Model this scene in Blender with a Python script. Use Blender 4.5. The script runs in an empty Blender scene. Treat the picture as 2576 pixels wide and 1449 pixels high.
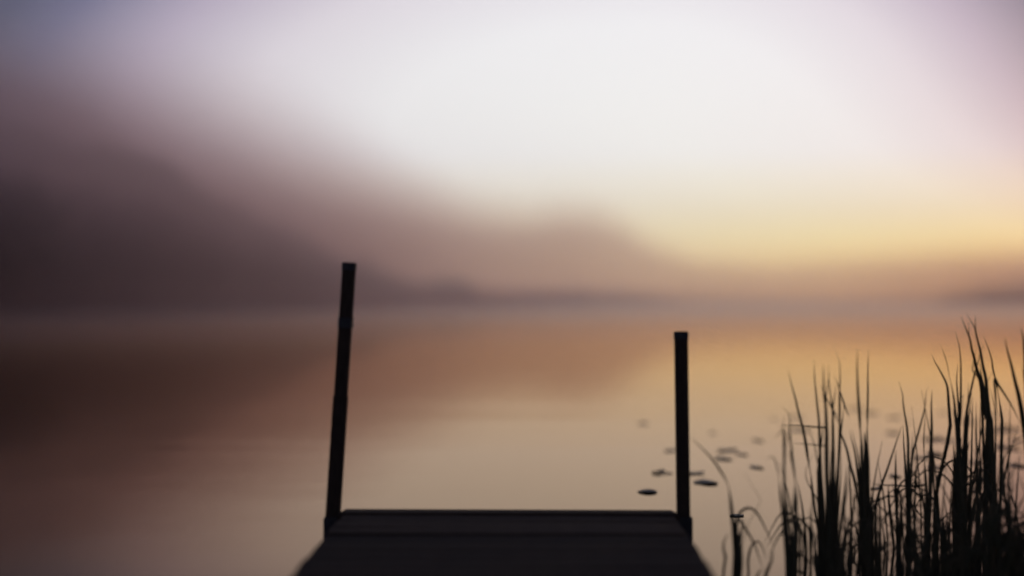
import bpy, bmesh, math, random
import numpy as np
from mathutils import Vector, Matrix
R = math.radians
random.seed(7); rng = np.random.default_rng(7)
S = bpy.context.scene
C = S.collection

# ------------------------------------------------------------------ camera
FPX = 3539.0                 # focal length in pixels of a 2576 px wide picture
HC = 0.985                   # lens height above the water
PITCH = math.atan(35.5 / FPX)
CAM = Vector((0, 0, HC))
cd = bpy.data.cameras.new('camera'); cam = bpy.data.objects.new('camera', cd); C.objects.link(cam)
cam.location = CAM; cam.rotation_euler = (R(90) + PITCH, 0, 0)
cd.sensor_width = 36; cd.lens = 36 * FPX / 2576
cd.clip_start = 0.05; cd.clip_end = 4000
cd.dof.use_dof = True; cd.dof.focus_distance = 6.2; cd.dof.aperture_fstop = 0.48
S.camera = cam

# ------------------------------------------------------------------ sky
SUN_AZ, SUN_EL = R(38), R(3.0)          # azimuth to the right of the view axis
w = bpy.data.worlds.new('World'); S.world = w; w.use_nodes = True
nt = w.node_tree; nt.nodes.clear(); N = nt.nodes.new; L = nt.links.new
def M_(op, a, b=None, c=None, clamp=False):
    n = N('ShaderNodeMath'); n.operation = op; n.use_clamp = clamp
    for i, v in enumerate((a, b, c)):
        if v is None: continue
        if isinstance(v, (int, float)): n.inputs[i].default_value = v
        else: L(v, n.inputs[i])
    return n.outputs[0]
def ramp(fac, stops, interp='EASE'):
    n = N('ShaderNodeValToRGB'); n.color_ramp.interpolation = interp
    el = n.color_ramp.elements
    while len(el) < len(stops): el.new(0.5)
    for e, (p, c) in zip(el, stops): e.position = p; e.color = (*c, 1)
    L(fac, n.inputs[0]); return n.outputs[0]
def mixc(f, a, b, mode='MIX'):
    n = N('ShaderNodeMix'); n.data_type = 'RGBA'; n.blend_type = mode
    for s, v in ((n.inputs[0], f), (n.inputs[6], a), (n.inputs[7], b)):
        if isinstance(v, (int, float)): s.default_value = v
        elif isinstance(v, tuple): s.default_value = (*v, 1)
        else: L(v, s)
    return n.outputs[2]
def srgb(h):
    h = h.lstrip('#'); v = [int(h[i:i+2], 16) / 255 for i in (0, 2, 4)]
    return tuple(x / 12.92 if x <= .04045 else ((x + .055) / 1.055) ** 2.4 for x in v)
tc = N('ShaderNodeTexCoord'); sp = N('ShaderNodeSeparateXYZ'); L(tc.outputs['Generated'], sp.inputs[0])
az = M_('MULTIPLY', M_('ARCTAN2', sp.outputs[0], sp.outputs[1]), 180 / math.pi)      # 0 = +Y, right positive
el = M_('MULTIPLY', M_('ARCSINE', sp.outputs[2]), 180 / math.pi)
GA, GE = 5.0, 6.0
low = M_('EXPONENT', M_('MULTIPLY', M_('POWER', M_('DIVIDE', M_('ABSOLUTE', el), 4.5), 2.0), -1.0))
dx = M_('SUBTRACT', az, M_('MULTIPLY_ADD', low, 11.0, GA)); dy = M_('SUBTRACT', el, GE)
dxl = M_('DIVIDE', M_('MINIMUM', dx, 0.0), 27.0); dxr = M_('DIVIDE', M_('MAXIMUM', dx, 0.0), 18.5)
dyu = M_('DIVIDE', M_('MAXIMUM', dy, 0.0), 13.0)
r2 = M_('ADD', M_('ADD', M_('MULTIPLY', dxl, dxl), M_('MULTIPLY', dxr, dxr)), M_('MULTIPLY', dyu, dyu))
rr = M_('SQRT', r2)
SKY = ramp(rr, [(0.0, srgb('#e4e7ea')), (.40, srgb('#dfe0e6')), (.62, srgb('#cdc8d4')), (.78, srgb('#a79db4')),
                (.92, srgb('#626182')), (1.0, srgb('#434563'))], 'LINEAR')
# warm band on the horizon, stronger towards the sunrise on the right
e0 = M_('DIVIDE', M_('ABSOLUTE', el), 6.0, clamp=True)
warm = ramp(e0, [(0.0, srgb('#ffcb78')), (.25, srgb('#ffdc88')), (.45, srgb('#ffedb0')), (.70, srgb('#fff8e0')), (1.0, srgb('#fcfcfc'))], 'LINEAR')
azf = M_('MULTIPLY_ADD', az, 1 / 55.0, 0.66, clamp=True)
warm = mixc(azf, (1.0, .97, .90), warm)
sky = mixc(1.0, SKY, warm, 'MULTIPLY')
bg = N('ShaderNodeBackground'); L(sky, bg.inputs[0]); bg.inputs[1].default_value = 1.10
ns = N('ShaderNodeTexSky'); ns.sky_type = 'NISHITA'; ns.sun_disc = False
ns.sun_elevation = SUN_EL; ns.sun_rotation = SUN_AZ; ns.air_density = 1.0; ns.dust_density = 2.0
bg2 = N('ShaderNodeBackground'); L(ns.outputs[0], bg2.inputs[0]); bg2.inputs[1].default_value = 0.02
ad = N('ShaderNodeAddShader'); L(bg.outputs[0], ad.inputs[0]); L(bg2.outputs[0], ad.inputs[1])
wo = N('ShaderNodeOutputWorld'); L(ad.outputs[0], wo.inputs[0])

sd = bpy.data.lights.new('sun', 'SUN'); sd.energy = 0.25; sd.angle = R(2); sd.color = (1, .72, .45)
so = bpy.data.objects.new('sun', sd); C.objects.link(so)
sdir = Vector((math.sin(SUN_AZ) * math.cos(SUN_EL), math.cos(SUN_AZ) * math.cos(SUN_EL), math.sin(SUN_EL)))
so.rotation_euler = (-sdir).to_track_quat('-Z', 'Y').to_euler()
S.view_settings.view_transform = 'Standard'; S.view_settings.look = 'None'
S.view_settings.exposure = 0.2; S.view_settings.gamma = 1
S.cycles.use_denoising = True
S.cycles.max_bounces = 8; S.cycles.volume_bounces = 4

# ------------------------------------------------------------------ helpers
cp, sn = math.cos(PITCH), math.sin(PITCH)
def ray(x, y):
    """direction through a picture position, x and y in the photograph's 3840 px grid"""
    a = (x / 1.490683 - 1288) / FPX; b = -(y / 1.490683 - 724.5) / FPX
    return Vector((a, cp - b * sn, sn + b * cp))
def at(x, y, Y): d = ray(x, y); return CAM + d * (Y / d.y)
def on_water(x, y, z=0.0): d = ray(x, y); return CAM + d * ((z - HC) / d.z)

def mat(name, col, rough=.9, spec=.2, var=.25, scale=8, stretch=(1, 1, 1), bump=.0, col2=None):
    m = bpy.data.materials.new(name); m.use_nodes = True; t = m.node_tree
    b = t.nodes['Principled BSDF']; b.inputs['Roughness'].default_value = rough
    b.inputs['Specular IOR Level'].default_value = spec
    tc = t.nodes.new('ShaderNodeTexCoord'); mp = t.nodes.new('ShaderNodeMapping'); mp.inputs['Scale'].default_value = stretch
    t.links.new(tc.outputs['Object'], mp.inputs[0])
    n = t.nodes.new('ShaderNodeTexNoise'); n.inputs['Scale'].default_value = scale; n.inputs['Detail'].default_value = 5
    t.links.new(mp.outputs[0], n.inputs['Vector'])
    c = t.nodes.new('ShaderNodeValToRGB'); e = c.color_ramp.elements
    e[0].position = .3; e[1].position = .7
    e[0].color = (*[v * (1 - var) for v in col], 1); e[1].color = (*(col2 or [v * (1 + var) for v in col]), 1)
    t.links.new(n.outputs[0], c.inputs[0]); t.links.new(c.outputs[0], b.inputs['Base Color'])
    if name == 'weathered_wood':             # every board weathered a little differently
        oi = t.nodes.new('ShaderNodeObjectInfo'); hs = t.nodes.new('ShaderNodeHueSaturation')
        ma = t.nodes.new('ShaderNodeMath'); ma.operation = 'MULTIPLY_ADD'; ma.inputs[1].default_value = .9; ma.inputs[2].default_value = .55
        t.links.new(oi.outputs['Random'], ma.inputs[0]); t.links.new(ma.outputs[0], hs.inputs['Value'])
        t.links.new(c.outputs[0], hs.inputs['Color']); t.links.new(hs.outputs[0], b.inputs['Base Color'])
    if bump:
        bp = t.nodes.new('ShaderNodeBump'); bp.inputs['Strength'].default_value = bump; bp.inputs['Distance'].default_value = .004
        t.links.new(n.outputs[0], bp.inputs['Height']); t.links.new(bp.outputs[0], b.inputs['Normal'])
    return m
WOOD = mat('weathered_wood', (.031, .021, .013), .92, .2, .45, 14, (1.2, 14, 14), .6)
POSTW = mat('post_wood', (.040, .028, .019), .9, .15, .35, 14, (14, 14, 1.2), .5)
METAL = mat('dark_bracket_steel', (.03, .03, .03), .7, .3, .3, 30)
REED = mat('reed_leaf', (.065, .078, .036), .7, .2, .35, 10, (1, 1, .3), 0, (.095, .080, .040))
PADM = mat('lily_pad', (.060, .070, .040), .5, .35, .3, 30)
LEAFM = mat('tree_foliage', (.035, .042, .022), .95, .05, .4, .15)
TRUNK = mat('tree_bark', (.05, .04, .03), 1, .05, .3, 2)
SOIL = mat('shore_ground', (.04, .04, .025), 1, .02, .4, .05)

def link(name, me, m=None, parent=None):
    o = bpy.data.objects.new(name, me); C.objects.link(o)
    if m and me is not None and not me.materials: me.materials.append(m)
    if parent: o.parent = parent
    return o
def tag(o, label=None, cat=None, group=None, kind=None):
    if label: o['label'] = label
    if cat: o['category'] = cat
    if group: o['group'] = group
    if kind: o['kind'] = kind
    return o
def empty(name, loc=(0, 0, 0)):
    o = bpy.data.objects.new(name, None); C.objects.link(o); o.location = loc; o.empty_display_size = .1; return o
def mesh(name, V, F, smooth=False):
    me = bpy.data.meshes.new(name); me.from_pydata([tuple(v) for v in V], [], F)
    if smooth: me.polygons.foreach_set('use_smooth', [True] * len(me.polygons))
    me.update(); return me
def box_mesh(name, sx, sy, sz, bev=.004, seg=2, jitter=0):
    bm = bmesh.new(); bmesh.ops.create_cube(bm, size=1)
    for v in bm.verts:
        v.co = Vector((v.co.x * sx, v.co.y * sy, v.co.z * sz))
        if jitter: v.co += Vector([random.uniform(-jitter, jitter) for _ in range(3)])
    if bev: bmesh.ops.bevel(bm, geom=bm.edges[:], offset=bev, segments=seg, affect='EDGES')
    me = bpy.data.meshes.new(name); bm.to_mesh(me); bm.free(); return me
def beam(name, p0, p1, wx, wy, m, parent, bev=.004):
    """rectangular timber from p0 up to p1, built in its parent's space"""
    me = box_mesh(name, wx, wy, 1, bev)
    d = (p1 - p0); L_ = d.length
    for v in me.vertices:
        z = v.co.z; v.co.z = (z - math.copysign(.5, z)) + math.copysign(L_ / 2, z)
    o = link(name, me, m, parent)
    o.location = (p0 + p1) / 2; o.rotation_euler = d.to_track_quat('Z', 'Y').to_euler()
    return o

# ------------------------------------------------------------------ far shore profile (azimuth in picture columns, 2576 grid)
KX = [-1900, -900, -300, 0, 200, 400, 600, 800, 1000, 1200, 1320, 1440, 1540, 1650, 1750, 1950, 2100, 2350, 2576, 3000, 3900, 4800]
K50 = [220, 180, 155, 160, 198, 264, 328, 404, 482, 550, 563, 548, 570, 640, 672, 682, 672, 655, 645, 640, 640, 640]
KHW = [130, 130, 120, 120, 130, 145, 150, 135, 100, 76, 66, 62, 62, 52, 45, 42, 42, 40, 36, 40, 40, 40]
KRS = [70, 80, 100, 110, 120, 132, 150, 180, 220, 280, 320, 380, 470, 620, 740, 800, 800, 760, 620, 480, 300, 200]
KSO = [400, 390, 380, 400, 440, 490, 560, 635, 706, 728, 734, 736, 740, 746, 751, 753, 752, 744, 706, 690, 690, 690]   # row that the solid ground and trees reach
KCP = [3, 3, 3, 3, 3, 2.8, 2.5, 2.1, 1.7, 1.35, 1.25, 1.25, 1.15, 1.0, .95, 1.0, 1.05, 1.5, 2.0, 1.5, 1.5, 1.5]
def prof(col): return (float(np.interp(col, KX, K50)), float(np.interp(col, KX, KHW)), float(np.interp(col, KX, KRS)))
def az_of(col): return math.atan((col - 1288) / FPX)

# ------------------------------------------------------------------ water and ground
wm = bpy.data.materials.new('pond_water'); wm.use_nodes = True; t = wm.node_tree
b = t.nodes['Principled BSDF']; b.inputs['Base Color'].default_value = (.020, .024, .018, 1)
b.inputs['Roughness'].default_value = 1; b.inputs['Specular IOR Level'].default_value = 0
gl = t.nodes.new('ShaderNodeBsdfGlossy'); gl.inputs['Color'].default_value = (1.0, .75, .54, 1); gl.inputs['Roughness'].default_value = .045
fr = t.nodes.new('ShaderNodeFresnel'); fr.inputs['IOR'].default_value = 1.30
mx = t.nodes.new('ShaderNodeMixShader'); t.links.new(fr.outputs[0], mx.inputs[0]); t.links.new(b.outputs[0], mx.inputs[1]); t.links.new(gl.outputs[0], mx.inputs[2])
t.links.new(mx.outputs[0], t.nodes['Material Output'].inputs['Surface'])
tcn = t.nodes.new('ShaderNodeTexCoord'); mp = t.nodes.new('ShaderNodeMapping'); mp.inputs['Scale'].default_value = (.5, 1.2, 1)
t.links.new(tcn.outputs['Object'], mp.inputs[0])
nz = t.nodes.new('ShaderNodeTexNoise'); nz.inputs['Scale'].default_value = .55; nz.inputs['Detail'].default_value = 2
t.links.new(mp.outputs[0], nz.inputs['Vector'])
bp = t.nodes.new('ShaderNodeBump'); bp.inputs['Strength'].default_value = .16; bp.inputs['Distance'].default_value = .03
t.links.new(nz.outputs[0], bp.inputs['Height']); t.links.new(bp.outputs[0], gl.inputs['Normal'])
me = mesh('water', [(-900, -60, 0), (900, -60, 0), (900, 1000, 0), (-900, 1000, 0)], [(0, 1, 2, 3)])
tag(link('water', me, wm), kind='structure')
me = mesh('pond_bed', [(-900, -60, -1.2), (900, -60, -1.2), (900, 1000, -1.2), (-900, 1000, -1.2)], [(0, 1, 2, 3)])
tag(link('pond_bed', me, SOIL), kind='structure')

# shore terrain: rises from the waterline; its crest carries the wood
TREE_H = 7.5
cols = np.linspace(-1900, 4800, 110)
V, F = [], []
steps = [-6, 0, 4, 25, 60, 100, 150]
def crest(col):
    p, hw, rs = prof(col)
    return max(0.3, (760 - float(np.interp(col, KX, KSO))) / FPX * (rs + 100) + HC - float(np.interp(col, [900, 1500], [7, 4.5])))
def terrain_h(col, s):
    H = crest(col)
    if s <= 0: return s * .1
    k = min(1.0, s / 100.0); k = k * k * (3 - 2 * k) if H > 3 else min(1, s / 30)
    return H * k + .3 + .5 * math.sin(col * .013 + s * .05) * k
for c in cols:
    a = az_of(c); rs = prof(c)[2]
    for s in steps:
        r = rs + s; V.append((r * math.sin(a), r * math.cos(a), terrain_h(c, s)))
n = len(steps)
for i in range(len(cols) - 1):
    for j in range(n - 1): F.append((i * n + j, (i + 1) * n + j, (i + 1) * n + j + 1, i * n + j + 1))
tag(link('hills', mesh('hills', V, F, True), SOIL), kind='structure')

# woods: trees with tapered trunks, limbs and loose crowns
def tree_arrays(seed, h):
    g = np.random.default_rng(seed); V, F, mi = [], [], []
    def tube(p0, p1, r0, r1):
        d = Vector(p1) - Vector(p0); q = d.to_track_quat('Z', 'Y'); k = len(V)
        for p, r in ((p0, r0), (p1, r1)):
            for i in range(5):
                v = q @ Vector((r * math.cos(i * 1.2566), r * math.sin(i * 1.2566), 0)) + Vector(p); V.append(tuple(v))
        for i in range(5): F.append((k + i, k + (i + 1) % 5, k + 5 + (i + 1) % 5, k + 5 + i)); mi.append(1)
    tube((0, 0, -.5), (0, 0, h * .75), h * .022, h * .008)
    limbs = []
    for i in range(6):
        a = g.uniform(0, 6.28); z = h * g.uniform(.3, .65); l = h * g.uniform(.15, .3)
        e = (l * math.cos(a), l * math.sin(a), z + l * .7); tube((0, 0, z), e, h * .009, h * .003); limbs.append(e)
    cl = limbs + [(g.normal(0, h * .1), g.normal(0, h * .1), h * g.uniform(.45, .9)) for _ in range(9)]
    for cx, cy, cz in cl:
        s = h * g.uniform(.08, .14)
        for _ in range(22):
            p = np.array([cx, cy, cz]) + g.normal(0, s, 3) * (1, 1, .8)
            u = g.normal(size=3); u /= np.linalg.norm(u); v2 = np.cross(u, g.normal(size=3)); v2 /= np.linalg.norm(v2)
            q = h * g.uniform(.025, .055); k = len(V)
            for m1, m2 in ((-1, -.6), (1, -.6), (.6, 1), (-.6, 1)): V.append(tuple(p + u * q * m1 + v2 * q * m2))
            F.append((k, k + 1, k + 2, k + 3)); mi.append(0)
    return np.array(V), np.array([f for f in F], dtype=np.int64), np.array(mi)
PROTO = [tree_arrays(i, 1.0) for i in range(6)]
def wood(name, col0, col1, count, label, hmin, hmax):
    VV, FF, MM = [], [], []; off = 0
    for i in range(count):
        c = rng.uniform(col0, col1); rs = prof(c)[2]; a = az_of(c)
        s = rng.choice([rng.uniform(3, 20), rng.uniform(20, 85), rng.uniform(80, 112)], p=[.3, .3, .4]); r = rs + s
        V, F, mi = PROTO[i % 6]; h = rng.uniform(hmin, hmax) * float(np.interp(c, [400, 1100, 1500, 1720, 2300, 2500], [1, .42, .9, .3, .35, .9])); th = rng.uniform(0, 6.28)
        ct, st = math.cos(th), math.sin(th)
        X = V @ np.array([[ct, -st, 0], [st, ct, 0], [0, 0, 1]]).T * h
        X = X + (r * math.sin(a), r * math.cos(a), terrain_h(c, s) - .2)
        VV.append(X); FF.append(F + off); MM.append(mi); off += len(V)
    VV = np.concatenate(VV); FF = np.concatenate(FF); MM = np.concatenate(MM)
    me = bpy.data.meshes.new(name); me.vertices.add(len(VV)); me.vertices.foreach_set('co', VV.ravel())
    me.loops.add(FF.size); me.loops.foreach_set('vertex_index', FF.ravel())
    me.polygons.add(len(FF)); me.polygons.foreach_set('loop_start', np.arange(len(FF)) * 4)
    me.materials.append(LEAFM); me.materials.append(TRUNK); me.polygons.foreach_set('material_index', MM)
    me.update(calc_edges=True); me.validate()
    return tag(link(name, me), label, 'woodland', kind='stuff')
wood('hillside_forest', -1300, 1180, 560, 'dark misty wood climbing the high slope across the pond beyond the taller post', 7, 11)
wood('shore_forest', 1150, 1720, 190, 'hazy low wood on the far bank between the two dock posts', 3.2, 5.0)
wood('distant_forest', 1680, 4300, 430, 'thin low line of trees on the far bank behind the reeds', 3.2, 5.2)

# ------------------------------------------------------------------ morning mist lying on the far bank
def mist(name, col0, col1, shift, dens, color, aniso, cap, rows=34, k50=0.0, amp=1.0):
    cs = np.linspace(col0, col1, 120); V, F = [], []
    for c in cs:
        p, hw, rs = prof(c); a = az_of(c); p += k50
        top = p - 1.7 * hw; Rm = rs + float(np.interp(c, [0, 700, 1300, 2576], shift))
        edge = min(1, (c - col0) / 500, (col1 - c) / 500); edge = max(edge, 0) ** 2
        for j in range(rows):
            row = top + (760 + FPX * (HC - .03) / Rm - top) * (j / (rows - 1)) ** 1.3
            u = (row - top) / (1.7 * hw)
            tau = amp * min(.65 * u ** 2.2, float(np.interp(c, KX, KCP))) * edge
            k = min(1, max(0, (row - 712) / 34)); tau += k * k * (3 - 2 * k) * edge * float(np.interp(c, [0, 700, 1300, 1800], [.6, 1.0, 1.0, .4]))
            T = tau / dens + .02
            z = HC + (760 - row) / FPX * Rm
            for sgn in (-1, 1):
                r = Rm + sgn * T / 2; V.append((r * math.sin(a), r * math.cos(a), z))
    n = rows * 2
    def id_(i, j, s): return i * n + j * 2 + s
    for i in range(len(cs) - 1):
        for j in range(rows - 1):
            F.append((id_(i, j, 0), id_(i, j + 1, 0), id_(i + 1, j + 1, 0), id_(i + 1, j, 0)))
            F.append((id_(i, j, 1), id_(i + 1, j, 1), id_(i + 1, j + 1, 1), id_(i, j + 1, 1)))
        for j in (0, rows - 1): F.append((id_(i, j, 0), id_(i + 1, j, 0), id_(i + 1, j, 1), id_(i, j, 1)))
    for i in (0, len(cs) - 1):
        for j in range(rows - 1): F.append((id_(i, j, 0), id_(i, j + 1, 0), id_(i, j + 1, 1), id_(i, j, 1)))
    me = mesh(name, V, F)
    bm = bmesh.new(); bm.from_mesh(me); bmesh.ops.recalc_face_normals(bm, faces=bm.faces); bm.to_mesh(me); bm.free()
    m = bpy.data.materials.new(name); m.use_nodes = True; t = m.node_tree; t.nodes.clear()
    sc = t.nodes.new('ShaderNodeVolumeScatter'); sc.inputs['Color'].default_value = (*color, 1)
    sc.inputs['Density'].default_value = dens; sc.inputs['Anisotropy'].default_value = aniso
    ab = t.nodes.new('ShaderNodeVolumeAbsorption'); ab.inputs['Color'].default_value = (.98, .72, .66, 1); ab.inputs['Density'].default_value = dens * .6
    ad_ = t.nodes.new('ShaderNodeAddShader'); t.links.new(sc.outputs[0], ad_.inputs[0]); t.links.new(ab.outputs[0], ad_.inputs[1])
    o = t.nodes.new('ShaderNodeOutputMaterial'); t.links.new(ad_.outputs[0], o.inputs['Volume'])
    return tag(link(name, me, m), 'soft bank of pink grey morning mist hanging over the far bank', 'mist', kind='stuff')
mist('mist', -1500, 4300, [6, -22, -38, -45], .06, (.98, .97, .98), .86, 3.0)

# low sheet of ground mist creeping over the far water, thinning out towards the dock
V, F = [], []
prof_r = [(14, .012), (20, .06), (30, .16), (45, .32), (70, .46), (110, .50), (180, .50), (300, .45), (560, .4)]
ca = np.linspace(R(-40), R(45), 60); nn = len(prof_r)
for a in ca:
    for r_, h_ in prof_r:
        for z in (.006, h_): V.append((r_ * math.sin(a), r_ * math.cos(a), z))
for i in range(len(ca) - 1):
    for j in range(nn - 1):
        q = lambda a_, b_, c_: a_ * nn * 2 + b_ * 2 + c_
        F.append((q(i, j, 1), q(i + 1, j, 1), q(i + 1, j + 1, 1), q(i, j + 1, 1)))
        F.append((q(i, j, 0), q(i, j + 1, 0), q(i + 1, j + 1, 0), q(i + 1, j, 0)))
    for j in (0, nn - 1): F.append((q(i, j, 0), q(i + 1, j, 0), q(i + 1, j, 1), q(i, j, 1)))
for i in (0, len(ca) - 1):
    for j in range(nn - 1): F.append((q(i, j, 0), q(i, j + 1, 0), q(i, j + 1, 1), q(i, j, 1)))
me = mesh('ground_mist', V, F)
bm = bmesh.new(); bm.from_mesh(me); bmesh.ops.recalc_face_normals(bm, faces=bm.faces); bm.to_mesh(me); bm.free()
gm = bpy.data.materials.new('ground_mist'); gm.use_nodes = True; t = gm.node_tree; t.nodes.clear()
pv = t.nodes.new('ShaderNodeVolumePrincipled'); pv.inputs['Color'].default_value = (.99, .92, .90, 1)
pv.inputs['Density'].default_value = .021; pv.inputs['Anisotropy'].default_value = .85
o = t.nodes.new('ShaderNodeOutputMaterial'); t.links.new(pv.outputs[0], o.inputs['Volume'])
tag(link('ground_mist', me, gm), 'low pale mist creeping over the still water towards the far bank', 'mist', kind='stuff')

# thin morning haze over the whole pond
bm = bmesh.new(); bmesh.ops.create_cube(bm, size=1)
for v in bm.verts: v.co = Vector((v.co.x * 1840, v.co.y * 1110 + 455, v.co.z * 72.5 + 34))
me = bpy.data.meshes.new('haze'); bm.to_mesh(me); bm.free()
hm = bpy.data.materials.new('haze'); hm.use_nodes = True; t = hm.node_tree; t.nodes.clear()
pv = t.nodes.new('ShaderNodeVolumePrincipled'); pv.inputs['Color'].default_value = (.98, .93, .90, 1)
pv.inputs['Density'].default_value = .00055; pv.inputs['Anisotropy'].default_value = .75
o = t.nodes.new('ShaderNodeOutputMaterial'); t.links.new(pv.outputs[0], o.inputs['Volume'])
tag(link('haze', me, hm), 'thin pale morning haze filling the air over the pond', 'haze', kind='stuff')

# ------------------------------------------------------------------ the dock
DZ = HC - .805                            # top of the deck
YE = 5.477
dock = empty('dock', (-.012, YE, DZ)); dock.rotation_euler = (0, 0, -.0107)
tag(dock, 'narrow dark wooden dock running out over still water between two end posts', 'dock')
y = -.0; i = 0
while y > -6.6:
    wd = .138 + random.uniform(-.003, .003)
    W = 1.30 if i == 0 else 1.262 + random.uniform(-.003, .004)
    me = box_mesh('plank', W, wd, .036, .008, 2, .0015)
    if i == 0:                            # clipped far corners
        for v in me.vertices:
            if v.co.y > 0 and abs(v.co.x) > W / 2 - .01: v.co.x -= math.copysign(.012, v.co.x); v.co.z -= .004
    o = link('plank', me, WOOD, dock)
    o.location = (random.uniform(-.002, .002), y - wd / 2, -.018 + random.uniform(-.003, .003) + (.006 if i == 0 else 0))
    o.rotation_euler = (0, random.uniform(-.002, .002), random.uniform(-.003, .003))
    # two nails at each end
    y -= wd + .012; i += 1
for sx in (-1, 1):
    o = link('side_beam', box_mesh('side_beam', .04, 6.5, .14, .004), WOOD, dock); o.location = (sx * .585, -3.30, -.108)
for yy in (-.08, -1.7, -3.3, -4.9):
    o = link('cross_beam', box_mesh('cross_beam', 1.12, .04, .12, .004), WOOD, dock); o.location = (0, yy, -.100)
# bracket and post at each far corner
def local(p): return dock_inv @ p
bpy.context.view_layer.update(); dock_inv = dock.matrix_world.inverted()
s = 1.490683; PY = YE - .045
for (tx, ty, bx, by, jn) in ((879, 662, 837.5, 1300, .52), (1713, 835, 1719, 1290, 0)):
    top = local(at(tx * s, ty * s, PY)); bot = local(at(bx * s, by * s, PY))
    d = (bot - top).normalized(); foot = bot + d * .9
    post = beam('post', foot, top, .049, .049, POSTW, dock, .004)
    if jn:                                # a thicker lower length spliced on, with a bolted collar above it
        a = top.lerp(bot, jn)
        sl = beam('sleeve', foot, a, .054, .054, POSTW, post); sl.parent = dock
        c0 = top.lerp(bot, .235)
        cl = beam('collar', c0 - d * -.02, c0 - d * .02, .054, .053, METAL, dock, .002)
        kn = bmesh.new(); bmesh.ops.create_uvsphere(kn, u_segments=10, v_segments=6, radius=.005)
        me = bpy.data.meshes.new('bolt'); kn.to_mesh(me); kn.free()
        for dz in (-.012, .016):
            o = link('bolt', me, METAL, dock); o.location = c0 + Vector((.027, 0, dz))
    cp_ = beam('post_cap', top + d * .03, top - d * .002, .052, .052, METAL, dock, .003)
    sx = -1 if tx < 1288 else 1
    b0 = bot + d * .0; b0 = Vector((b0.x + sx * .003, b0.y, -.012))
    o = link('bracket', box_mesh('bracket', .060, .066, .17, .005), METAL, dock); o.location = (b0.x, b0.y, -.105)

# ------------------------------------------------------------------ lily pads
def pad_mesh(r, notch, wav, sd):
    g = random.Random(sd); n = 22; V = [(0, 0, .002)]; 
    ph = g.uniform(0, 6.28)
    for ring, f in enumerate((.55, 1.0)):
        for i in range(n):
            a = notch + .16 + (6.283 - .32) * i / (n - 1)
            k = f * (1 + .05 * math.sin(3 * a + ph) + .03 * math.sin(7 * a))
            z = .002 + (.3 * wav if ring == 0 else wav * (1 + math.sin(2 * a + ph)) * .5 + .001)
            V.append((r * k * math.cos(a), r * k * math.sin(a), z))
    F = []
    for i in range(n - 1):
        F.append((0, 1 + i, 2 + i)); F.append((1 + i, 1 + n + i, 2 + n + i, 2 + i))
    m = len(V); V2 = [(x, y_, z - .0025) for x, y_, z in V]; F2 = [tuple(m + q for q in reversed(f)) for f in F]
    rim = [0] + [1] + list(range(1 + n, 1 + 2 * n)) + [n]
    R_ = [(rim[i], rim[i] + m, rim[(i + 1) % len(rim)] + m, rim[(i + 1) % len(rim)]) for i in range(len(rim))]
    return mesh('lily_pad', V + V2, F + F2 + R_, True)
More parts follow.
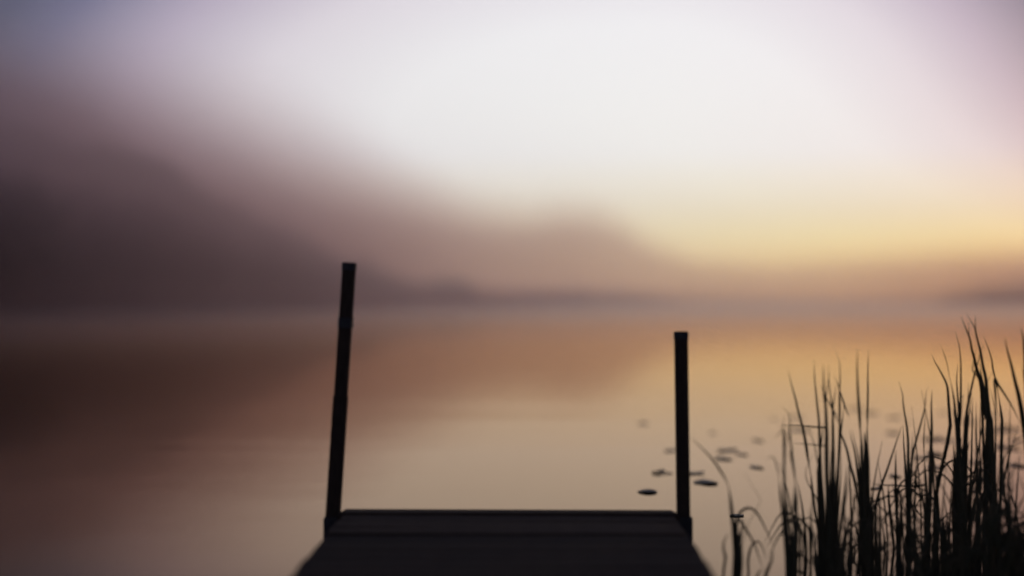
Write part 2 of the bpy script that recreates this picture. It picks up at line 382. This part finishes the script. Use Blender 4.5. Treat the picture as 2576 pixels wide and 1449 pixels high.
PADS = [  # x, y, apparent width in the 3840 grid, raised edge, label
 (2412,1588,37,.004,'faint small lily pad, highest of those on open water left of the right post'),
 (2519,1690,48,.008,'dark lily pad half hidden against the left side of the right post'),
 (2471,1774,45,.016,'dark raised lily pad left of the right post, touching a smaller one'),
 (2509,1776,24,.006,'tiny lily pad at the right tip of the dark one beside the right post'),
 (2606,1776,62,.012,'long lily pad touching the right side of the right post'),
 (2647,1811,80,.010,'largest dark lily pad, just right of the right post under the arching leaf'),
 (2430,1846,64,.008,'dark lily pad closest to the dock, just beyond its end boards'),
 (2673,1624,26,.004,'faint small lily pad above the tip of the arching leaf beside the post'),
 (2727,1690,68,.014,'long dark lily pad right of the arching leaf, largest of a group of three'),
 (2781,1705,40,.008,'small lily pad at the right end of the group of three beyond the arching leaf'),
 (2712,1722,59,.007,'flat grey lily pad, lowest of the group of three beyond the arching leaf'),
 (2842,1653,37,.012,'short dark lily pad alone on open water between arching leaf and reeds'),
 (2837,1754,46,.010,'tilted lily pad alone, just left of the first upright reeds'),
 (2903,1571,24,.005,'tiny dark lily pad left of the tip of the bent horizontal reed'),
 (3207,1533,52,.003,'thin faint lily pad between the paired upright reeds and the first thick tuft'),
 (3267,1551,48,.006,'narrow lily pad crossing behind the second of the paired upright reeds'),
 (2986,1565,50,.003,'very faint lily pad left of the long leaning reed above the bent horizontal leaf'),
 (2998,1613,72,.005,'faint lily pad right below the bent horizontal reed leaf'),
 (3354,1566,46,.006,'narrow lily pad on open water right of the paired upright reeds'),
 (3348,1625,44,.006,'narrow lily pad beside the top of the leaf leaning rightwards in the middle reeds'),
 (3412,1583,18,.003,'tiny faint lily pad right behind the single leaf at the middle reeds'),
 (3536,1549,34,.005,'narrow lily pad left of the tallest reed tuft'),
 (3500,1647,68,.012,'dark lily pad crossed by the straight thick reed of the middle tuft'),
 (3560,1653,52,.005,'faint lily pad between the straight thick reed and the tallest tuft'),
 (3509,1706,60,.012,'dark lily pad below the one crossed by the straight thick reed'),
 (3453,1718,60,.012,'dark lily pad between the forked leaves of the middle reeds'),
 (3510,1755,56,.006,'lowest lily pad seen behind the straight thick reed'),
 (3357,1788,40,.010,'small dark lily pad above the long bent leaf in the middle reeds'),
 (3285,1833,40,.006,'faint grey lily pad below the long bent leaf, right of the thick dark tuft'),
 (3725,1557,46,.008,'narrow lily pad right behind the tallest reed tuft, topmost there'),
 (3762,1598,42,.008,'dark lily pad right of the tallest tuft, second from the top'),
 (3795,1613,62,.009,'long thin lily pad towards the picture edge right of the tallest tuft'),
 (3737,1616,84,.009,'long dark lily pad running behind the foot of the tallest reeds'),
 (3633,1582,62,.009,'dark lily pad crossing behind the leaves inside the tallest tuft'),
 (3808,1650,50,.010,'dark lily pad at the picture edge below the long thin one'),
 (3774,1680,84,.014,'broad dark lily pad right of the tallest tuft above the matted reeds'),
 (3653,1735,50,.008,'dark lily pad between the foot of the tallest tuft and the matted reeds'),
 (3815,1748,60,.010,'lowest lily pad at the picture edge above the matted reeds'),
 (3690,1800,60,.010,'dark lily pad caught at the edge of the matted reeds'),
 (2763,1935,46,.002,'long lily pad behind the foot of the arching leaf, nearest to the dock side'),
]
for k, (x, y, wpx, wv, lab) in enumerate(PADS):
    p = on_water(x, y); r = wpx / s / FPX * p.y / 2
    o = link('lily_pad', pad_mesh(r * 1.15, random.uniform(0, 6.28), wv * .8, k), PADM); o.location = (p.x, p.y, .001)
    tag(o, lab, 'lily pad', 'lily pads floating on the pond')

# ------------------------------------------------------------------ reeds
WIN = {'A': (2850, 1300, .27605), 'B': (2850, 1700, .27605), 'C': (3440, 1200, .27605), 'D': (3240, 1500, .27605),
       'E': (2700, 1100, .41408), 'F': (3240, 1100, .41408), 'G': (2600, 1600, .38653), 'H': (3220, 1600, .38653), 'P': (0, 0, 1)}
def decode(seq):
    out, win = [], WIN['P']
    for q in seq:
        if isinstance(q, str): win = WIN[q]
        else: out.append((win[0] + q[0] * win[2], win[1] + q[1] * win[2]))
    return out
def catmull(P, n):
    P = [P[0] * 2 - P[1]] + P + [P[-1] * 2 - P[-2]]; out = []
    for i in range(1, len(P) - 2):
        for k in range(n):
            t = k / n; a, b_, c, d = P[i - 1], P[i], P[i + 1], P[i + 2]
            out.append(.5 * ((2 * b_) + (c - a) * t + (2 * a - 5 * b_ + 4 * c - d) * t * t + (3 * b_ - a - 3 * c + d) * t ** 3))
    out.append(P[-2]); return out
def blade(pts, width, root, tw=0.0, free=False, base_w=.75):
    """leaf along world points (tip first), lens-shaped section with a keel"""
    P = catmull(pts, 4); n = len(P); V, F = [], []
    org = root.location
    L_ = [0]
    for i in range(1, n): L_.append(L_[-1] + (P[i] - P[i - 1]).length)
    T = L_[-1]; yaw = random.uniform(-.45, .45)
    for i, p in enumerate(P):
        tg = (P[min(i + 1, n - 1)] - P[max(i - 1, 0)]).normalized()
        u = L_[i] / T
        f = min(1, (u * T / min(.34, T * .55)) ** .7) if u > 0 else 0
        f *= 1 - (1 - base_w) * u
        if tw: f *= 1 - .72 * math.exp(-((u - tw) / .07) ** 2)
        if free: f *= min(1, ((1 - u) * T / .10) ** .6) if u < 1 else 0
        hw = max(width * f / 2, .0006)
        view = Vector((math.sin(yaw), -math.cos(yaw), 0))
        side = tg.cross(view)
        side = side.normalized() if side.length > .05 else Vector((1, 0, 0))
        nm = side.cross(tg).normalized()
        for vv in (side * hw, nm * hw * .28, -side * hw, -nm * hw * .12): V.append(p + vv - org)
    for i in range(n - 1):
        for k in range(4): F.append((i * 4 + k, i * 4 + (k + 1) % 4, i * 4 + 4 + (k + 1) % 4, i * 4 + 4 + k))
    F += [(0, 1, 2, 3), (n * 4 - 1, n * 4 - 2, n * 4 - 3, n * 4 - 4)]
    return link('leaf', mesh('leaf', V, F, True), REED, root)
def clump(label, x, Y, leaves, fill=0, spread=.1, hr=(.2, .6), lean=.15, fw=.010, name='reed_tuft'):
    base = Vector(((x / s - 1288) / FPX * Y, Y, 0))
    root = empty(name, base); tag(root, label, 'reeds', 'reeds growing along the bank beside the dock')
    for spec in leaves:
        seq, wpx = spec[0], spec[1]; kw = spec[2] if len(spec) > 2 else {}
        mode = kw.get('m', 'root'); dY = kw.get('dy', random.uniform(-.12, .12))
        Yb = Y + dY; raw = decode(seq)
        zbase = on_water(0, 2000).z
        pts = []
        tipdy = random.uniform(-.18, .12)
        for q, (px, py) in enumerate(raw):
            u = 1 - q / max(1, len(raw) - 1); pts.append(at(px, py, Yb + tipdy * u * u))
        if mode == 'root':                       # carry the stem on into the water
            d = (pts[-1] - pts[-2]).normalized(); last = pts[-1]
            if last.z > -.04:
                tgt = Vector((last.x + d.x / max(.3, abs(d.z)) * last.z * .5, Yb, -.06))
                tgt.x += max(-.12, min(.12, (base.x - last.x))) * .25 * min(1, last.z * 3)
                pts.append(last.lerp(tgt, .5)); pts.append(tgt)
            pts = [p for p in pts if p.z > -.08]
        blade(pts, (1.2 if x < 2800 else 0.95) * wpx / s / FPX * Y, root, kw.get('tw', 0), mode == 'free')
    for _ in range(int(fill * (.62 if leaves else .95))):
        bx = random.gauss(0, spread); by = random.gauss(0, spread * .8); h = random.uniform(*hr); le = random.gauss(0, lean); l2 = random.gauss(0, lean)
        bend = random.random() < .28
        b0 = base + Vector((bx, by, -.05)); pts = []
        dirx = le + bx * .5
        for u in (0, .25, .5, .75, 1):
            z = h * u; xx = dirx * h * u * u * 1.2; yy = l2 * h * u * u
            if bend and u > .5:
                z = h * (.5 + .35 * (u - .5) * (1 if u < .8 else .3)); xx += math.copysign(h * .55 * (u - .5), dirx)
                if u == 1: z -= h * .25
            pts.append(b0 + Vector((xx, yy, z + .0)))
        blade(pts[::-1], random.uniform(.7, 1.25) * fw, root)
    return root
# tufts, traced leaf by leaf, tip first; number = leaf width in the 3840 grid
clump('loose tuft by the dock with one long leaf arching towards the right post', 2765, 5.05, [
 (['P',(2592,1641),(2620,1669),(2651,1699),(2682,1736),(2710,1779),(2725,1807),(2735,1842),'G',(365,750),(385,950),(400,1200),(405,1449)], 14, {'tw': .36}),
 (['G',(765,1140),(740,1070),(700,990),(650,890),(590,810),(530,790),(480,810),(440,860),(420,950),(430,1150),(440,1449)], 12),
 (['G',(675,1370),(640,1280),(600,1160),(560,1080),(500,980),(440,900),(415,960),(420,1150),(430,1449)], 12),
 (['G',(495,890),(470,1000),(450,1150),(440,1300),(440,1449)], 16),
 (['G',(365,1035),(325,1060),(295,1130),(295,1200),(312,1270),(300,1350),(290,1449)], 11),
 (['G',(690,1285),(690,1230),(660,1150),(620,1112),(570,1150),(545,1220),(530,1320),(540,1449)], 10),
 (['G',(768,1190),(765,1280),(730,1370),(700,1449)], 14),
 (['G',(670,1370),(645,1405),(620,1449)], 12),
 (['G',(420,930),(405,1100),(415,1300),(420,1449)], 12),
 (['G',(430,1000),(460,1150),(465,1300),(455,1449)], 14),
 (['G',(495,440),(560,560),(640,680),(655,715),(620,790),(570,880),(520,980),(470,1200),(455,1449)], 3),
], 5, .03, (.15, .33), .1)
clump('pair of slim upright stems standing between the arching leaf and the dense reeds', 2968, 5.12, [
 (['E',(575,1105),'G',(872,0),(875,150),(880,350),(885,600),(895,800),(905,900),(925,1100),(945,1300),(950,1449)], 15),
 (['E',(565,1025),(630,1110),'G',(935,0),(945,150),(965,330),(985,500),(1000,650),(1000,800),(990,1100),(985,1449)], 16, {'tw': .45}),
 (['G',(700,322),(765,290),(800,350),(825,450),(835,550),(850,700),(870,850),(885,1050),(900,1250),(905,1449)], 15, {'tw': .25}),
 (['B',(470,420),(465,600),(465,750),(490,850),(480,1000),(470,1200),(450,1449)], 24),
 (['B',(480,760),(500,900),(500,1100),(480,1449)], 20),
 (['A',(355,1130),(400,1250),(430,1400),'B',(420,0),(440,150),(470,330)], 11, {'m':'free'}),
 (['G',(795,112),(830,70),(872,30),(890,120),(890,400)], 9, {'m':'free'}),
 (['G',(985,812),(940,830),(905,880),(915,1000),(930,1449)], 11),
 (['G',(1120,1350),(1080,1260),(1040,1200),(1015,1260),(1005,1449)], 11),
 (['G',(1120,1350),(1095,1400),(1060,1440),(1030,1449)], 11),
 (['G',(890,880),(905,1050),(915,1250),(930,1449)], 16),
], 6, .025, (.18, .36), .06)
clump('dense dark reed tuft with crossing broken leaves, first thick tuft from the dock', 3095, 5.4, [
 (['A',(385,320),(430,520),(480,700),(530,920),(580,1100),(610,1250),(640,1440),'B',(650,60),(690,300),(710,500),(740,750),(790,1050),(800,1300),(810,1449)], 15, {'tw': .52}),
 (['A',(735,180),(740,400),(760,620),(780,820),(800,1000),(805,1140),'B',(830,300),(870,800),(880,1449)], 13),
 (['A',(820,515),(875,640),(935,765),(985,850),(990,1000),(995,1300)], 14), (['A',(1060,1030),(1010,900),(960,800),(900,700)], 13, {'m':'free'}),
 (['A',(860,240),(865,450),(870,650),(890,800),(900,1000),(905,1200),(905,1449),'B',(910,400),(930,700),(950,1449)], 19),
 (['A',(925,250),(935,420),(950,600),(975,760),(985,900),(990,1100),(1000,1449),'B',(1000,300),(1000,700),(990,1449)], 12),
 (['A',(945,350),(925,480),(905,620),(892,760),(895,1000),(900,1300)], 12),
 (['A',(1035,80),(1075,200),(1090,400),(1080,600),(1080,900),(1085,1150),(1080,1449),'B',(1060,300),(1050,700),(1020,1449)], 12),
 (['A',(1010,405),(1060,510),(1085,650),(1085,900),(1080,1200)], 12), (['A',(1218,975),(1150,800),(1100,640),(1065,540)], 12, {'m':'free'}),
 (['A',(1045,480),(1020,640),(995,800),(985,1000),(985,1300)], 11),
 (['A',(1140,770),(1120,1000),(1100,1170),(1130,1260),(1180,1400),'B',(1230,180),(1280,350),(1330,600),(1370,900),(1390,1449)], 15),
 (['A',(855,1040),(850,1150),(835,1280),(815,1440),'B',(800,200),(800,500),(810,800),(840,1449)], 19),
 (['A',(245,1080),(400,1070),(580,1078),(780,1095),(890,1110),(905,1250),(910,1449)], 10),
 (['A',(440,1310),(600,1322),(720,1332),(870,1350),(915,1430),'B',(920,200),(930,600)], 11),
 (['A',(650,1080),(690,1190),(740,1340),'B',(770,60),(800,200),(820,500),(840,900)], 11),
 (['B',(725,20),(640,180),(620,290),(650,400),(720,530),(780,650),(800,900),(830,1300)], 7),
 (['B',(965,-60),(955,300),(945,600),(940,1000)], 9), (['B',(1005,-100),(1005,300),(1000,700),(990,1000)], 9),
 (['B',(1085,0),(1060,150),(1050,350),(1040,600),(1020,1000)], 17), (['B',(1108,50),(1100,300),(1080,600),(1050,1000)], 10),
 (['B',(1185,160),(1160,450),(1120,800),(1070,1200),(1050,1449)], 16),
 (['B',(750,1170),(755,1300),(770,1449)], 14),
 (['B',(1230,200),(1190,480),(1150,720),(1080,1100)], 10), (['B',(1240,440),(1270,600),(1260,800),(1180,1100),(1130,1449)], 9),
], 46, .065, (.12, .47), .06, .011)
clump('tall paired reeds rising straight from a thick stem, beside the crossing leaves', 3236, 5.5, [
 (['A',(1325,40),(1320,300),(1330,600),(1345,850),(1355,1000),(1365,1200),(1375,1449),'B',(1390,400),(1400,900)], 15, {'tw': .42}),
 (['F',(40,515),(35,700),(35,900),(32,1060),(30,1200),'D',(45,300),(42,600),(60,900),(60,1449)], 15, {'tw': .36}),
 (['A',(1220,1130),(1250,1280),(1290,1440),'B',(1330,300),(1380,700),(1400,1200)], 15),
 (['A',(1255,1130),(1290,1300),(1325,1440),'B',(1370,400),(1400,900)], 13),
 (['A',(1370,1150),(1385,1300),(1395,1440),'B',(1410,500),(1420,1000),(1420,1449)], 20),
 (['A',(1410,1170),(1425,1350),'B',(1430,100),(1430,700),(1430,1449)], 18),
 (['D',(10,430),(20,700),(30,1100),(50,1449)], 18), (['D',(30,520),(45,800),(60,1200)], 16),
 (['H',(300,1300),(210,1230),(130,1150),(70,1120),(60,1300)], 9),
 (['H',(430,1040),(330,900),(220,790),(110,690),(70,760),(60,1000)], 11),
 (['H',(350,1010),(250,930),(150,850),(90,830),(70,1000)], 9),
], 22, .035, (.1, .5), .05, .0115)
clump('airy middle tuft of forked leaves with one long leaf bent flat over the water', 3395, 5.6, [
 (['F',(315,800),(350,920),'D',(530,20),(545,150),(580,350),(600,600),(600,1000),(610,1449)], 14),
 (['F',(582,848),(560,920),'D',(820,130),(740,440),(670,700),(640,950),(630,1300)], 15),
 (['D',(828,130),(825,300),(815,500),(815,700),(830,900),(850,1200),(850,1449)], 11, {'tw': .35}),
 (['F',(615,875),(612,960),'D',(915,100),(920,400),(905,800),(900,1200),(895,1449)], 19),
 (['D',(530,340),(540,600),(560,900),(570,1100),(590,1449)], 14),
 (['D',(510,350),(440,570),(380,750),(310,960),(240,1150),(180,1350),(160,1449)], 14),
 (['D',(660,440),(655,600),(645,800),(640,1000)], 9), (['D',(710,730),(705,900),(700,1050),(690,1200)], 9),
 (['D',(430,680),(430,900),(430,1150),(440,1449)], 14), (['D',(328,1160),(335,1300),(345,1449)], 15), (['D',(520,1200),(510,1300),(500,1449)], 12),
 (['D',(75,1090),(140,1140),(250,1155),(420,1160),(600,1172),(750,1165),(830,1160),(850,1250),(860,1449)], 11),
 (['D',(755,1110),(650,1075),(560,1080),(490,1150),(460,1250),(450,1449)], 12),
 (['D',(230,1410),(300,1310),(410,1215),(480,1230),(500,1400)], 10),
 (['H',(650,700),(560,670),(530,620),(510,700),(500,900)], 12),
 (['H',(700,960),(600,860),(520,760),(490,800),(480,1000)], 12),
 (['H',(640,1170),(540,1090),(480,1020),(460,1100)], 9),
], 24, .07, (.1, .42), .12, .012)
clump('tallest reed tuft, its leaves rising past the far waterline and crossing like scissors', 3610, 5.6, [
 (['C',(190,460),(240,570),(320,710),(400,880),(420,1050),(430,1200),(450,1449),'D',(1170,360),(1130,600),(1070,850),(1020,1100),(960,1449)], 20),
 (['C',(320,340),(360,450),(400,570),(430,740),(470,920),(500,1100),(520,1300),(530,1449)], 14, {'tw': .16}),
 (['C',(515,160),(560,310),(580,450),(590,600),(592,800),(590,1100),(580,1400)], 13, {'tw': .42}),
 (['C',(550,600),(535,800),(545,1000),(560,1200),(570,1449)], 13),
 (['F',(880,210),(930,340),'C',(715,260),(740,400),(770,500),(800,640),(850,800),(880,1000),(900,1130),(930,1300),(960,1449)], 18),
 (['F',(925,175),(960,240),(1000,310),(1015,380),(1040,480),'C',(900,650),(940,850),(950,1050),(980,1300),(1010,1449)], 14),
 (['F',(1008,200),(1010,330),(1030,430),'C',(860,430),(890,620),(930,800),(950,1050),(980,1300),(1010,1449)], 20),
 (['F',(945,260),(955,400),'C',(740,380),(780,560),(830,760),(870,1000)], 12),
 (['C',(905,330),(860,430),(830,560),(790,680),(740,900),(700,1080),(670,1250),(650,1449),'D',(1370,500),(1330,900)], 15),
 (['C',(800,400),(770,520),(750,680),(800,740),(860,860),(900,1000)], 12),
 (['C',(795,740),(740,900),(700,1080),(670,1250),(645,1449)], 15),
 (['C',(895,220),(940,320),(980,430),(1010,540),(1030,680),(1075,860),(1100,1000),(1130,1200),(1140,1300),(1150,1449)], 14, {'tw': .27}),
 (['C',(1400,1400),(1300,1200),(1200,1030),(1100,880),(1050,800),(1060,1000),(1080,1300)], 11, {'m':'free'}),
 (['C',(1015,710),(960,830),(930,900),(940,1100),(960,1300)], 11),
 (['C',(980,900),(1020,1050),(1050,1200),(1065,1449)], 10),
 (['C',(850,600),(870,750),(900,900),(930,1100),(950,1449)], 16),
 (['C',(640,1010),(590,1080),(560,1200),(550,1400)], 10), (['C',(475,1180),(500,1300),(520,1449)], 20), (['C',(700,1180),(730,1250),(745,1449)], 12),
 (['C',(752,1050),(748,1250),(745,1449)], 12), (['C',(800,1110),(800,1300),(800,1449)], 10), (['C',(860,1070),(855,1250),(850,1449)], 10),
 (['C',(890,1130),(930,1230),(910,1350),(880,1449)], 11),
 (['H',(1130,0),(1150,350),(1150,650),(1100,850)], 20), (['H',(1260,0),(1310,250),(1310,400),(1260,500),(1200,700)], 18),
 (['H',(1080,130),(1020,400),(990,700)], 22), (['H',(1000,100),(960,400),(940,800)], 20), (['H',(920,150),(930,400),(920,800)], 20),
 (['H',(1180,120),(1230,220),(1290,300),(1300,500)], 9), (['H',(1280,340),(1220,370),(1200,520)], 9),
], 70, .085, (.15, .72), .07, .0105)
clump('broad single leaves at the right picture edge leaning over the matted reeds', 3860, 5.45, [
 (['C',(1190,235),(1220,400),(1270,580),(1320,800),(1370,1000),(1410,1200),(1440,1400),'P',(3850,1700),(3862,1900)], 21),
 (['C',(1405,100),(1440,250),(1455,450),(1480,900),(1500,1449),'P',(3862,1800)], 18),
 (['C',(1420,570),(1450,800),(1500,1300),'P',(3872,1900)], 14),
 (['H',(1600,85),(1560,100),(1480,190),(1430,270),(1400,400)], 12), (['H',(1600,150),(1520,180),(1450,300)], 10),
 (['H',(1360,80),(1370,200),(1380,350)], 10), (['H',(1395,20),(1400,200),(1400,400)], 9),
], 26, .07, (.15, .5), .12, .0105)
# low tangled reeds nearer the bank
for lab, x, Y, nf, sp_, hr in (
  ('low matted dark reeds filling the bottom right corner under the tallest tuft', 3640, 5.2, 95, .14, (.12, .46)),
  ('low matted dark reeds at the extreme bottom right, beneath the leaning broad leaves', 3800, 5.1, 90, .11, (.15, .50)),
  ('short bent leaves in front of the airy middle tuft at the bottom of the picture', 3420, 5.05, 34, .10, (.06, .30)),
  ('short thick stems in front of the first dense tuft at the bottom of the picture', 3120, 5.08, 34, .05, (.10, .34)),
  ('dark knot of short stems between paired reeds and middle tuft at the bottom', 3260, 5.1, 18, .03, (.08, .32))):
    clump(lab, x, Y, [], nf, sp_, hr, .18, .0105)
